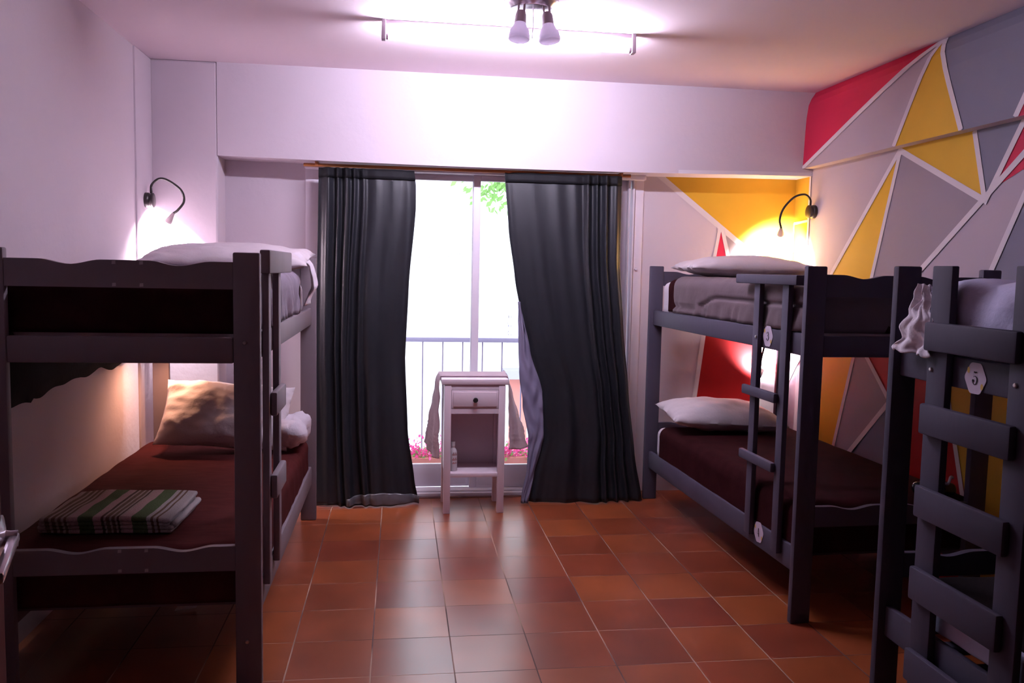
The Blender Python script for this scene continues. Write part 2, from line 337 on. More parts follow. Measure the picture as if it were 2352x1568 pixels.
for a, b in (((4.131, ZS), (4.767, 1.477)), ((4.767, 1.477), (4.93, 1.2)), ((4.131, ZS), (4.72, 0.2)), ((4.131, 2.11), (3.475, 1.805)), ((3.566, ZS), (3.467, 1.80)),
             ((3.10, 2.09), (4.44, 1.09)), ((3.47, 1.79), (3.255, ZS)), ((3.13, 1.99), (3.60, 1.10)), ((4.44, 1.09), (4.098, 0.792)), ((4.098, 0.792), (4.74, 0.18)),
             ((3.662, 0.992), (3.33, 0.0)), ((5.184, 0.852), (5.29, 0.72)), ((5.02, 1.02), (5.184, 0.852))):
    line(bm, a, b, 0.030, lm(.003), 5, dl)
poly(bm, [(5.10, 2.08), (5.30, 2.08), (5.30, 1.22), (5.10, 1.22)], lm(.0015), 3)
line(bm, (5.098, 2.10), (5.098, 0.2), 0.022, lm(.003), 5)
line(bm, (5.10, 1.80), (5.295, 1.79), 0.016, lm(.0035), 5); line(bm, (5.29, 1.79), (5.29, 1.60), 0.014, lm(.0035), 5)
obj('wall_right', bm, [MWALL, MMAUVE, MBLUE, MYEL, MRED, MWHT, MRED2], kind='structure', recalc=False)

# ------------------------------------------------------------------ balcony door (far) and room door (near left)
d = empty('door_1', (0.49, YW, 0), kind='structure')
def dbox(name, m, par, *a, bev=0.003, **k):
    bm = bmesh.new(); bx(bm, *a, bev=bev); o = obj(name, bm, m, None, smooth=0.6, **k); o.parent = par
    o.matrix_parent_inverse = Matrix.Translation(-(Vector(par.location) if par.type == 'EMPTY' else Vector(d.location))); return o
bm = bmesh.new()
bx(bm, -0.57, -0.49, YW - .015, YS - .02, 0.0, 2.065, bev=.004); bx(bm, 1.505, 1.56, YW - .012, YS - .02, 0.0, 2.065, bev=.004)
bx(bm, 1.455, 1.468, YW - .03, YS - .03, 0.02, 2.06, bev=.003); bx(bm, 1.485, 1.497, YW - .03, YS - .03, 0.02, 2.06, bev=.003)
bx(bm, -0.57, 1.56, YW - .06, YS - .02, 2.035, 2.065, bev=.004); bx(bm, -0.55, 1.55, YW - .075, YS - .02, -0.002, 0.024, bev=.004)
bx(bm, -0.50, 1.45, YW - .05, YW + .04, 0.024, 0.036, bev=.003)
o = obj('frame', bm, DOORW, None, smooth=0.6); o.parent = d; o.matrix_parent_inverse = Matrix.Translation(-Vector(d.location))
def leaf(x0, x1, y0, y1, nm):
    bm = bmesh.new(); bx(bm, x0, x0 + .045, y0, y1, .036, 2.035, bev=.004); bx(bm, x1 - .045, x1, y0, y1, .036, 2.035, bev=.004)
    bx(bm, x0 + .045, x1 - .045, y0, y1, .036, .185, bev=.004); bx(bm, x0 + .045, x1 - .045, y0, y1, 2.0, 2.035, bev=.004)
    bx(bm, x0 + .06, x1 - .06, y0 - .003, y0 + .004, .055, .165, bev=.002)
    o = obj(nm, bm, DOORW, None, smooth=0.6); o.parent = d; o.matrix_parent_inverse = Matrix.Translation(-Vector(d.location))
    bm = bmesh.new(); bx(bm, x0 + .044, x1 - .044, (y0 + y1) / 2 - .003, (y0 + y1) / 2 + .003, .18, 2.005)
    g = obj('glass_pane', bm, GLASS, None); g.parent = o; g.matrix_parent_inverse = Matrix.Identity(4)
leaf(-0.49, 0.505, YW + .045, YW + .075, 'sliding_panel'); leaf(0.462, 1.455, YW + .005, YW + .035, 'sliding_panel')
bm = bmesh.new(); lathe(bm, [(0, -.012), (.008, -.010), (.010, 0), (.010, .004)], (1.52, YW - .016, 1.47), (0, 1, 0), 12)
o = obj('knob', bm, DOORW, None, smooth=0.8); o.parent = d; o.matrix_parent_inverse = Matrix.Translation(-Vector(d.location))
# threshold joint under the window
bm = bmesh.new(); bx(bm, -0.55, 1.55, YW - .105, YW - .074, 0.0005, 0.003); obj('trim_2', bm, mat('dark mortar', (.13, .05, .05), .9), kind='structure')
# room door, open beside the camera
DX, DY = -0.398, .892
d2 = empty('door_2', (DX, DY, 0), 0.30, kind='structure')
bm = bmesh.new(); bx(bm, -0.045, 0.0, -0.78, 0.0, 0.01, 2.05, bev=.003); obj('door_leaf', bm, DOORB, d2, smooth=.6)
bm = bmesh.new(); lathe(bm, [(0, 0), (.024, 0), (.024, .005), (.009, .008), (.008, .012), (.008, .018)], (0, -.040, 1.180), (1, 0, 0), 20)
bx(bm, .010, .019, -.155, -.032, 1.174, 1.185, bev=.003)
obj('door_handle', bm, CHROME, d2, smooth=.6)

# ------------------------------------------------------------------ ceiling lights
TL, TR_ = Vector((-0.085, 4.055, 2.52)), Vector((1.125, 4.075, 2.52))
t = empty('fluorescent_fixture', (0.52, 4.065, ZC), label='bare fluorescent tube fixture glowing on the ceiling', cat='ceiling light')
bm = bmesh.new(); bx(bm, -.60, .60, -.013, .013, -.022, 0.0, bev=.004); obj('housing', bm, WHITEP, t, smooth=.6)
bm = bmesh.new(); tube(bm, [(-.578, 0, -.075), (.578, 0, -.075)], .013, 16); obj('tube', bm, TUBEM, t, smooth=.8)
for s in (-1, 1):
    bm = bmesh.new(); bx(bm, s * .600 - .010, s * .600 + .010, -.022, .022, -.092, 0, bev=.003); tube(bm, [(s * .578, 0, -.075), (s * .592, 0, -.075)], .014, 12)
    obj('end_socket', bm, SOCK, t, smooth=.6)
f = empty('spot_fixture', (0.555, 3.665, ZC), label='round chrome ceiling fixture with downward spot lamps', cat='ceiling light')
bm = bmesh.new(); lathe(bm, [(.0, -.038), (.088, -.038), (.096, -.034), (.102, -.026), (.112, -.020), (.118, -.010), (.118, 0), (0, 0)], (0, 0, 0), (0, 0, 1), 48); obj('canopy', bm, CHROME, f, smooth=.5)
bm = bmesh.new(); lathe(bm, [(0, -.036), (.006, -.034), (.007, -.028)], (0, 0, -.001), (0, 0, 1), 12); tube(bm, [(0.004, -.02, -.03), (.006, -.02, -.10), (.003, -.02, -.16)], .0022, 6); obj('pull_cord', bm, SOCK, f, smooth=.8)
for (x, y, ax) in ((-.052, -.045, (-.08, -.15, -1)), (.052, -.045, (.10, -.15, -1))):
    A = Vector(ax).normalized(); base = Vector((x, y - .025, -.034))
    bm = bmesh.new(); tube(bm, [base + Vector((.012, 0, 0)), base + Vector((.012, 0, 0)) + A * .055], .0055, 10); tube(bm, [base + Vector((-.012, 0, 0)), base + Vector((-.012, 0, 0)) + A * .055], .0045, 10)
    obj('stem', bm, BULBH, f, smooth=.8)
    bm = bmesh.new(); lathe(bm, [(0, .03), (.018, .032), (.023, .045), (.025, .075), (.026, .085)], base, A, 24); sk = obj('socket_cup', bm, SOCK, f, smooth=.8)
    bm = bmesh.new(); lathe(bm, [(.024, .084), (.030, .098), (.040, .118), (.046, .140), (.047, .150), (.043, .156), (0, .160)], base, A, 28); obj('bulb', bm, BULBC, f, smooth=.8)

# ------------------------------------------------------------------ bunk beds
def plank_scallop(bm, sx, x0, x1, y0, y1, z0, z1, dips, dep=0.016):
    n = 48; top = []
    for i in range(n + 1):
        x = x0 + (x1 - x0) * i / n
        z = z1 - dep * sum(max(0, math.cos(min(1, abs(x - c) / w) * PI / 2)) ** 2 for c, w in dips)
        top.append((x, z))
    for i in range(n):
        (a, za), (b, zb) = top[i], top[i + 1]
    fr = [bm.verts.new((sx * x, y0, z)) for x, z in top] + [bm.verts.new((sx * x1, y0, z0)), bm.verts.new((sx * x0, y0, z0))]
    bk = [bm.verts.new((v.co.x, y1, v.co.z)) for v in fr]
    bm.faces.new(fr); bm.faces.new(bk[::-1]); m = len(fr)
    for i in range(m): bm.faces.new((fr[i], fr[(i + 1) % m], bk[(i + 1) % m], bk[i]))
def stroke(bm, pts, ws, o, rt, upv, nrm, s):
    """variable-width pen stroke in plane (rt, upv) at o"""
    P = spline([Vector((p[0], p[1], 0)) for p in pts], 8) if len(pts) > 2 else [Vector((p[0], p[1], 0)) for p in pts]
    n = len(P); L = []; Rr = []
    for i, p in enumerate(P):
        t = (P[min(i + 1, n - 1)] - P[max(i - 1, 0)]).normalized(); q = Vector((-t.y, t.x, 0)); u = i / (n - 1) * (len(ws) - 1); k = min(int(u), len(ws) - 2); w = ws[k] + (ws[k + 1] - ws[k]) * (u - k)
        for lst, sg in ((L, 1), (Rr, -1)):
            c = (p + q * sg * w / 2) * s; lst.append(bm.verts.new(o + rt * c.x + upv * c.y + nrm * .0012))
    for i in range(n - 1): bm.faces.new((L[i], L[i + 1], Rr[i + 1], Rr[i]))
def disc(bm, c, r, rt, upv, nrm, h, n=14, mi=0, sx=1.0, sy_=1.0):
    vs = [bm.verts.new(c + rt * r * sx * math.cos(2 * PI * k / n) + upv * r * sy_ * math.sin(2 * PI * k / n) + nrm * h) for k in range(n)]
    bm.faces.new(vs).material_index = mi
DIG = {
 '3': [([(-.42, .62), (-.15, .88), (.22, .82), (.32, .52), (.16, .18), (-.10, .08)], [.10, .07, .14, .24, .16, .06]), ([(-.10, .08), (.26, .02), (.44, -.32), (.26, -.74), (-.12, -.90), (-.44, -.66)], [.06, .14, .28, .20, .08, .16])],
 '4': [([(.16, .92), (-.46, -.30), (.50, -.30)], [.06, .08, .08]), ([(.18, .92), (.18, -.86)], [.26, .26]), ([(-.05, -.88), (.42, -.88)], [.06, .06])],
 '5': [([(-.28, .90), (.02, .84), (.34, .90)], [.20, .24, .18]), ([(-.28, .90), (-.32, .16)], [.03, .03]), ([(-.32, .16), (.02, .32), (.36, .08), (.42, -.30), (.20, -.78), (-.10, -.88), (-.42, -.60), (-.34, -.34), (-.28, -.36)], [.05, .10, .22, .30, .16, .07, .14, .22, .10])]}
def number_plate(par, sx, ch, x, y, z, tilt=0.0, hw=.049, hh=.046):
    """hexagonal placard facing the aisle (-sx side)"""
    nrm = Vector((-sx, 0, 0)); rt = Vector((0, -sx, 0)); u = Vector((0, 0, 1))
    rt, u = rt * math.cos(tilt) + u * math.sin(tilt), u * math.cos(tilt) - rt * math.sin(tilt)
    c = Vector((x, y, z)); out = []
    base = [(-hw * .45, hh), (hw * .45, hh), (hw, 0), (hw * .45, -hh), (-hw * .45, -hh), (-hw, 0)]
    for i in range(6):
        p0, p1, p2 = Vector(base[i - 1]), Vector(base[i]), Vector(base[(i + 1) % 6])
        a = p1 + (p0 - p1) * .18; b = p1 + (p2 - p1) * .18
        for tt in (0, .33, .66, 1): out.append((a * (1 - tt) + p1 * tt) * (1 - tt) + (p1 * (1 - tt) + b * tt) * tt)
    bm = bmesh.new(); A = [bm.verts.new(c + rt * p.x + u * p.y) for p in out]; B = [bm.verts.new(v.co + nrm * .002) for v in A]
    bm.faces.new(A); bm.faces.new(B); m = len(A)
    for i in range(m): bm.faces.new((A[i], A[(i + 1) % m], B[(i + 1) % m], B[i]))
    pl = obj('number_plate', bm, PLACARD, par, label='white hexagonal plate reading ' + ch)
    bm = bmesh.new()
    for pts, ws in DIG[ch]: stroke(bm, pts, ws, c + nrm * .002, rt, u, nrm, .021)
    if ch == '5': disc(bm, c + nrm * .002 - rt * .0075 - u * .0075, .0045, rt, u, nrm, .0013)
    if ch == '3':
        disc(bm, c + nrm * .002 - rt * .0085 - u * .0135, .0032, rt, u, nrm, .0013); disc(bm, c + nrm * .002 - rt * .008 + u * .0135, .0028, rt, u, nrm, .0013)
    obj('numeral', bm, INK, pl, recalc=False)
    for sg in (-1, 1):
        q = c + nrm * .002 + rt * sg * hw * .62 - u * sg * hh * .48
        bm = bmesh.new(); disc(bm, q, .0095, rt, u, nrm, .0005, 16, 0, .62, 1.0)
        obj('yellow_blot', bm, YBLOT, pl, recalc=False)
def bunk(name, loc, rz, sx, M_, label, ladder, far_plank=True, chips=False, dxf=0.0):
    """local x runs from the aisle (0) towards the wall, y from near end to far end"""
    B = empty(name, loc, rz, label=label, cat='bunk bed', group='wooden bunk beds')
    Wd, Ln, ps, pt = 0.88, 1.945, 0.087, 0.032
    def b(n, x0, x1, y0, y1, z0, z1, bev=.006, m=M_, **k):
        return box_obj(n, m, B, min(sx * x0, sx * x1), max(sx * x0, sx * x1), y0, y1, z0, z1, bev=bev, **k)
    for y in (0, Ln - pt):
        b('post', 0, ps, y, y + pt, 0, 1.49); q_ = dxf if y else 0; b('post', Wd - ps + q_, Wd + q_, y, y + pt, 0, 1.49)
    for k, y in enumerate((.004, Ln - pt + .004)):
        if k == 1 and not far_plank: ends = ()
        else: ends = ((1.367, 1.457, 'headboard_plank' if k else 'footboard_plank'),)
        for z0, z1, n in ends + ((.41, .496, 'lower_headboard_plank' if k else 'lower_footboard_plank'),):
            bm = bmesh.new(); plank_scallop(bm, sx, ps, Wd - ps + (dxf if k else 0), y, y + .024, z0, z1, ((ps + .17, .10), (ps + .51, .10)))
            if chips and k == 0:
                for cx in (.375, .46):
                    for cz in (z0 + .010, z1 - .008):
                        q = [bm.verts.new((sx * (cx + dx), y - .0006, cz + dz)) for dx, dz in ((-.006, -.005), (.006, -.006), (.005, .005), (-.006, .006))]
                        bm.faces.new(q).material_index = 1
            obj(n, bm, [M_, CHIP], B)
        b('upper_end_rail', ps, Wd - ps + (dxf if k else 0), y, y + .024, 1.12, 1.207)
    for x in (.025, Wd - .05):
        b('upper_side_rail', x, x + .025, pt, Ln - pt, 1.120, 1.213); b('lower_side_rail', x, x + .025, pt, Ln - pt, .205, .313)
    for z in (1.165, .262): 
        bm = bmesh.new()
        for k in range(12): bx(bm, min(sx * .052, sx * (Wd - .052)), max(sx * .052, sx * (Wd - .052)), .08 + k * .155, .15 + k * .155, z, z + .014)
        obj('slat_base', bm, M_, B)
    u = ladder
    for (y0, y1) in u['up']: b('ladder_upright', 0.0, .0245, y0, y1, u['z0'], u['z1'], .004)
    for (z0, z1) in u['rungs']: b('ladder_rung', -.025, -.0005, u['ry'][0], u['ry'][1], z0, z1, .007)
    if u.get('block'): y0, y1, z0, z1, x0, x1 = u['block']; b('ladder_handhold', x0, x1, y0, y1, z0, z1, .006)
    for (x, y, z, ax) in u['bolts']:
        bm = bmesh.new(); lathe(bm, [(0, .006), (.005, .0055), (.0075, .002), (.0075, -.001)], (sx * x, y, z), (-sx * ax[0], ax[1], 0), 14)
        obj('bolt', bm, STEEL, B, smooth=.8)
    return B
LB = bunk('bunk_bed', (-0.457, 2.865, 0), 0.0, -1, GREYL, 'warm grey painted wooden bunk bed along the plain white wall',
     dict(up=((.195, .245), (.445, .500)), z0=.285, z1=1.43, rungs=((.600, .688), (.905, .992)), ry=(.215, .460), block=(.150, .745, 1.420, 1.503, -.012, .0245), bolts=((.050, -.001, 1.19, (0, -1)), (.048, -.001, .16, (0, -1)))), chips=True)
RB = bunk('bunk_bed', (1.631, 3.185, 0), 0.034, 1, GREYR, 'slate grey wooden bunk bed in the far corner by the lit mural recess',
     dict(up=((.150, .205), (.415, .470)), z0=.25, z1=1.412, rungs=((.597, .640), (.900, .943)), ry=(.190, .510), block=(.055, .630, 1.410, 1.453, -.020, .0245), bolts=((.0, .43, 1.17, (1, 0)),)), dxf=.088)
B5 = bunk('bunk_bed', (1.665, 0.708, 0), 0.0, 1, GREY5, 'slate bunk bed, colour darkened for shade, at the right edge with broad ladder steps and plate 5',
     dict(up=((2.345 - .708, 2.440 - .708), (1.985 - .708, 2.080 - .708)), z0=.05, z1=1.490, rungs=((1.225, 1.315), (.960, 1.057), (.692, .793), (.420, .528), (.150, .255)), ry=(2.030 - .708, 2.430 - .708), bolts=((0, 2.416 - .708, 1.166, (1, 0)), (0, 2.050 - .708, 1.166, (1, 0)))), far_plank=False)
number_plate(RB, 1, '3', .0245, 3.547 - 3.185, 1.177, 0.0)
number_plate(RB, 1, '4', .0245, 3.549 - 3.185, .277, 0.12)
number_plate(B5, 1, '5', .0245, 2.242 - .708, 1.160, 0.0)

# ------------------------------------------------------------------ bedding
def soft(x0, x1, y0, y1, z0, z1, r=.05, amp=.004, fr=6.0, seed=0.0, n=34, open_bottom=False, fold=None):
    """rounded, slightly uneven cushion block"""
    bm = bmesh.new(); c = Vector(((x0 + x1) / 2, (y0 + y1) / 2, (z0 + z1) / 2)); h = Vector(((x1 - x0) / 2, (y1 - y0) / 2, (z1 - z0) / 2))
    r = min(r, h.z * .98, h.x * .98, h.y * .98)
    def pt(p):
        q = Vector([max(-h[i] + (r if not (open_bottom and i == 2) else 0), min(h[i] - r, p[i])) for i in range(3)]); dd = p - q
        if dd.length < 1e-9: dd = Vector((0, 0, 1)) * 1e-6
        nn = dd.normalized(); w = q + nn * r
        g = c + w; s = amp * (nz(g.x * fr + seed, g.y * fr, g.z * fr) + .5 * nz(g.x * fr * 2.3, g.y * fr * 2.3 + seed, g.z * fr * 2.3))
        if fold: s += fold(g, nn)
        return g + nn * s
    nx = max(4, int(n * h.x / max(h))) ; ny = max(4, int(n * h.y / max(h))); nz_ = max(6, int(n * h.z / max(h)))
    def lin(hh, rr, m):  # denser near the rounded ends
        out = [-hh, -hh + rr * .3, -hh + rr * .62, -hh + rr] ; k = max(2, m)
        out += [(-hh + rr) + (2 * hh - 2 * rr) * i / k for i in range(1, k)] + [hh - rr, hh - rr * .62, hh - rr * .3, hh]; return out
    X, Y, Z = lin(h.x, r, nx), lin(h.y, r, ny), lin(h.z, r, nz_)
    def face(A, Bv, f):
        V = [[bm.verts.new(pt(f(a, b_))) for b_ in Bv] for a in A]
        for i in range(len(A) - 1):
            for j in range(len(Bv) - 1): bm.faces.new((V[i][j], V[i + 1][j], V[i + 1][j + 1], V[i][j + 1]))
    face(X, Y, lambda a, b_: Vector((a, b_, h.z)))
    if not open_bottom: face(X, Y, lambda a, b_: Vector((a, b_, -h.z)))
    face(X, Z, lambda a, b_: Vector((a, -h.y, b_))); face(X, Z, lambda a, b_: Vector((a, h.y, b_)))
    face(Y, Z, lambda a, b_: Vector((-h.x, a, b_))); face(Y, Z, lambda a, b_: Vector((h.x, a, b_)))
    bmesh.ops.remove_doubles(bm, verts=bm.verts[:], dist=.0008)
    return bm
def put(name, bm, m, label, cat, at, rz=0.0, group=None, thick=None):
    group = {'mattress': 'mattresses of the bunk beds', 'blanket': 'dark blankets on the bunk beds', 'comforter': 'grey comforters on the upper berths'}.get(cat, group)
    bmesh.ops.recalc_face_normals(bm, faces=bm.faces[:])
    cen = Vector((0, 0, 0)); 
    for v in bm.verts: cen += v.co
    cen /= len(bm.verts); cen.z = min(v.co.z for v in bm.verts)
    for v in bm.verts: v.co -= cen
    o = obj(name, bm, m, None, smooth=3.2, label=label, cat=cat, group=group, recalc=False)
    o.matrix_world = Matrix.Translation(at) @ Matrix.Rotation(rz, 4, 'Z') @ Matrix.Translation(cen)
    if thick: solidify(o, thick, -1)
    return o
def wr(side, amp, f, seed=0.0, diag=.6):
    """vertical wrinkles on the face turned to 'side' (-1/+1 along x)"""
    def g(p, n):
        k = max(0, n.x * side)
        return k * amp * (nz(p.y * f + diag * p.z * f * .5, p.z * 2.5, seed) + .6 * abs(nz(p.y * f * 2 - p.z * 3, seed, p.z * 3)))
    return g
def pillow(a, b, h, seed, wrk=.010, n=44):
    bm = bmesh.new()
    for s in (1, -1):
        def fn(u, v, s=s):
            x, y = 2 * u - 1, 2 * v - 1
            px = a * x * (1 - .07 * (1 - x * x) * 0 - .06 * (1 - y * y) * 0 - .10 * (y * y) * (1 - abs(x)) * 0) ; 
            k = (1 - .055 * (1 - y * y)) ; k2 = (1 - .06 * (1 - x * x))
            px = a * x * (k if abs(x) > .0 else 1) ; py = b * y * k2
            t = max(0, (1 - abs(x) ** 2.6)) ** .55 * max(0, (1 - abs(y) ** 2.6)) ** .55
            w = wrk * (nz(x * 2 + seed, y * 2, s) + .55 * nz(x * 5 + y * 3, y * 4 - x * 2, seed) * (.3 + abs(x) * abs(y)) * 2)
            return Vector((px, py, s * (h * t * (1.0 if s > 0 else .75)) + w * min(1, t * 3 + .3)))
        grid(bm, fn, n, n)
    bmesh.ops.remove_doubles(bm, verts=bm.verts[:], dist=.0015)
    return bm
def put_pillow(name, a, b, h, seed, m, label, loc, rot=(0, 0, 0), wrk=.010, cat='pillow', group='pillows on the bunk beds'):
    bm = pillow(a, b, h, seed, wrk); bmesh.ops.recalc_face_normals(bm, faces=bm.faces[:])
    o = obj(name, bm, m, None, smooth=3.2, label=label, cat=cat, group=group, recalc=False, loc=loc); o.rotation_euler = rot; return o

# left bunk (x from aisle to wall is negative world X)
A = Vector((-0.457, 2.865, 0))
put('mattress', soft(-.825, -.066, .075, 1.885, 1.180, 1.365, .05, .003), LINEN, 'white mattress on the upper berth of the warm grey bunk', 'mattress', A)
put('blanket', soft(-.838, -.056, .045, 1.66, 1.216, 1.392, .05, .003, open_bottom=True, fold=wr(1, .01, 12, 3)), BROWN, 'dark blanket around the upper mattress of the warm grey bunk', 'blanket', A, thick=.004)
put('comforter', soft(-.836, -.040, .29, 1.47, 1.217, 1.425, .075, .010, 7, 2.0, n=60, open_bottom=True, fold=wr(1, .030, 13, 5)), DUVETL, 'lilac grey comforter on the upper berth behind the side ladder', 'comforter', A, thick=.010)
P = put_pillow('pillow', .42, .24, .075, 1.3, PILW, 'white pillow on the upper berth below the left wall lamp', (-.870, 4.50, 1.478), (math.radians(8), 0, 0), .014)
def flap(u, v):
    y = -.10 + .24 * v; s = u
    pts = [(.25, .02), (.36, .015), (.408, -.03), (.425, -.09), (.432, -.15), (.410, -.19), (.395, -.235)]
    k = min(int(s * 6), 5); t = s * 6 - k; x = pts[k][0] + (pts[k + 1][0] - pts[k][0]) * t; z = pts[k][1] + (pts[k + 1][1] - pts[k][1]) * t
    w = .014 * math.sin(v * 9 + s * 4) * s + .010 * nz(v * 6, s * 5, 2)
    return Vector((x + w, y * (1 - .35 * s) + .03 * s, z + .03 * (1 - s) * math.sin(PI * v) + w * .4))
bm = bmesh.new(); grid(bm, flap, 26, 20); fl = obj('pillowcase_flap', bm, LINEN, P, smooth=3.2, recalc=False, label='loose white end of the pillowcase'); solidify(fl, .004); fl.rotation_euler = (-math.radians(8), 0, 0)
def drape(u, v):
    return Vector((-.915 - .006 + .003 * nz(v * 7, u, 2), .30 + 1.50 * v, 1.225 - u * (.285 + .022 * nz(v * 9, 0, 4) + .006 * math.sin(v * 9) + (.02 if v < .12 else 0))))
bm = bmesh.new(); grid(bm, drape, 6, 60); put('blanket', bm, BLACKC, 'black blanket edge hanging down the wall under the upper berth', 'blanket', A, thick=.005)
put('mattress', soft(-.825, -.066, .075, 1.885, .277, .450, .05, .003), LINEN, 'white mattress on the lower berth of the warm grey bunk', 'mattress', A)
put('blanket', soft(-.905, -.037, .045, 1.90, .284, .478, .045, .005, 5, 7, n=60, open_bottom=True, fold=wr(1, .003, 12, 8)), BROWN2, 'lamp reddened brown blanket covering the lower berth under the striped towel', 'blanket', A, thick=.006)
put_pillow('pillow', .33, .20, .105, 4.1, PILW, 'plump cream pillow leaning in the lower berth by the wall', (-.890, 4.50, .660), (math.radians(48), math.radians(4), math.radians(2)), .016)
def crf(p, n): return .030 * nz(p.x * 9 + 4, p.y * 9, p.z * 11) + .022 * abs(nz(p.x * 18, p.y * 14 + p.z * 9, 5)) - .02
o = obj('sheet', soft(-.095, .095, -.19, .17, 0, .185, .085, .012, 8, 2, n=60, fold=crf), LINEN, None, smooth=3.2, label='crumpled white sheet bunched at the aisle side of the lower berth', cat='sheet', loc=(-.555, 4.52, .482))
# striped folded towel
cr, gr, bw, pk, dk, wh = (.42, .31, .28), (.10, .14, .065), (.17, .105, .075), (.47, .30, .29), (.10, .06, .05), (.44, .38, .38)
st = [(0, cr), (.07, bw), (.10, cr), (.12, bw), (.145, cr), (.165, bw), (.19, cr), (.21, bw), (.23, cr), (.25, pk), (.31, gr), (.42, pk), (.48, dk), (.50, cr), (.515, bw), (.54, cr), (.555, bw), (.58, cr), (.595, dk), (.61, cr), (.63, pk), (.70, gr), (.81, wh), (.84, bw), (.86, wh), (.885, bw), (.90, wh)]
TOW = stripe_mat('striped terry', st, -.235, .235)
bm = bmesh.new(); nl = 4
for k in range(nl):
    h0 = k * .0165
    b2 = soft(-.235 + .004 * k, .228 + .010 * math.sin(k * 2.1), -.175 - .006 * k, .165 + .004 * k, h0, h0 + .019, .0092, .003, 9, k * 3.1, n=30)
    tmp = bpy.data.meshes.new('t'); b2.to_mesh(tmp); b2.free(); bm.from_mesh(tmp); bpy.data.meshes.remove(tmp)
bm2 = []
tube(bm, [(.232, -.17 + .33 * i / 12, .034 + .002 * math.sin(i)) for i in range(13)], .0125, 12)
for v in bm.verts:
    v.co.x += .05 * (v.co.y + .17) * -.25; v.co.z += .006 * nz(v.co.x * 8, v.co.y * 8, 1) - .012 * sstep(.05, .25, abs(v.co.x)) * (v.co.z / .066) * .6
bmesh.ops.recalc_face_normals(bm, faces=bm.faces[:])
o = obj('towel', bm, TOW, None, smooth=3.2, recalc=False, label='folded towel with green, pink and brown stripes on the lower berth', cat='towel', loc=(-1.02, 3.25, .482)); o.rotation_euler = (0, 0, -.05)

# far right bunk
A = Vector((1.631, 3.185, 0)); rz = .034
put('mattress', soft(.072, .825, .075, 1.890, 1.180, 1.392, .045, .003, fold=wr(-1, .006, 10, 2)), LINEN, 'white mattress of upper berth 3, its edge showing by the far post', 'mattress', A, rz)
put('blanket', soft(.064, .838, .050, 1.80, 1.216, 1.412, .05, .003, open_bottom=True), BROWN, 'dark blanket of upper berth 3 under the grey comforter', 'blanket', A, rz, thick=.004)
def cf(p, n):
    k = max(0, -n.x); z = p.z
    seam = -.016 * math.exp(-((z - (1.255 + .07 * sstep(1.35, .95, p.y))) / .008) ** 2)
    return k * (.012 * nz(p.y * 5, z * 2, 11) + .018 * nz(p.y * 17 + z * 9, z * 3, 5) * sstep(1.33, 1.24, z) + seam)
put('comforter', soft(.036, .836, .048, 1.64, 1.217, 1.430, .06, .005, 6, 5.0, n=80, open_bottom=True, fold=cf), DUVET, 'grey wrinkled comforter hanging over the rail of upper berth 3', 'comforter', A, rz, thick=.010)
put_pillow('pillow', .40, .20, .078, 2.2, PILW, 'white pillow on upper berth 3 below the right wall lamp', (2.075, 4.86, 1.484), (0, 0, math.radians(1)), .012)
put('mattress', soft(.062, .825, .075, 1.890, .277, .474, .045, .002), LINEN, 'white mattress of lower berth 4, corner showing by the far post', 'mattress', A, rz)
put('blanket', soft(.038, .900, .045, 1.80, .284, .497, .06, .003, 5, 9, n=60, open_bottom=True, fold=wr(-1, .003, 9, 4)), BROWN, 'dark brown blanket covering lower berth 4', 'blanket', A, rz, thick=.006)
put_pillow('pillow', .36, .20, .100, 5.2, PILW, 'white pillow on lower berth 4 in front of the red mural', (1.960, 4.84, .585), (math.radians(6), math.radians(3), 0), .010)

# near right bunk
A = Vector((1.665, .708, 0))
put('mattress', soft(.060, .825, .075, 1.885, 1.180, 1.36, .045, .003), SHEETB, 'pale mattress on the upper berth of the right edge bunk', 'mattress', A)
def cs(p, n): return .020 * nz(p.y * 6 + p.z * 7, p.z * 6 - p.y * 3, 21) + .008 * nz(p.y * 15, p.z * 10 + p.x * 8, 4)
put('sheet', soft(.045, .835, .06, 1.885, 1.217, 1.447, .075, .010, 6, 3, n=80, open_bottom=True, fold=cs), SHEETB, 'rumpled bluish white sheet on the right edge upper berth', 'sheet', A, thick=.005)
def tail(u, v):
    z = 1.432 - .225 * v; sp_ = .025 + .075 * v
    return Vector((.012 - .030 * v + .026 * nz(u * 3, v * 3, 3) + .012 * nz(u * 7 + v * 3, v * 4, 1), 1.79 + (u - .5) * sp_ * 2 + .02 * nz(v * 7, 0, 6), z + .014 * nz(u * 6, v * 3, 8)))
bm = bmesh.new(); grid(bm, tail, 30, 34); put('pillowcase', bm, LINEN, 'crumpled white cloth end hanging between post and ladder of the right bunk', 'cloth', A, thick=.004)
put('mattress', soft(.095, .825, .075, 1.885, .277, .40, .045, .003), BLACKC, 'dark mattress on the lower berth of the right edge bunk', 'mattress', A)
put('blanket', soft(.088, .836, .045, 1.89, .316, .425, .045, .010, 6, 13, n=50, open_bottom=True), BLACKC, 'black blanket on the lower berth of the right edge bunk', 'blanket', A, thick=.005)
put('sheet', soft(.056, .084, 1.30, 1.70, .318, .415, .013, .004, 9, 4, n=40), SHEETB, 'bluish white sheet edge tucked behind the lowest rail of the right edge bunk', 'sheet', A)
bm = soft(-.05, .05, -.03, .03, 0, .02, .01, .012, 20, 4, n=20)
for v in bm.verts: v.co.z += .05 * max(0, v.co.x) 
o = obj('tissue', bm, SHEETB, None, smooth=3.2, label='small pale crumpled tissue under berth 4', cat='tissue', loc=(1.97, 3.33, .012)); o.location = (2.27, 4.06, .006)
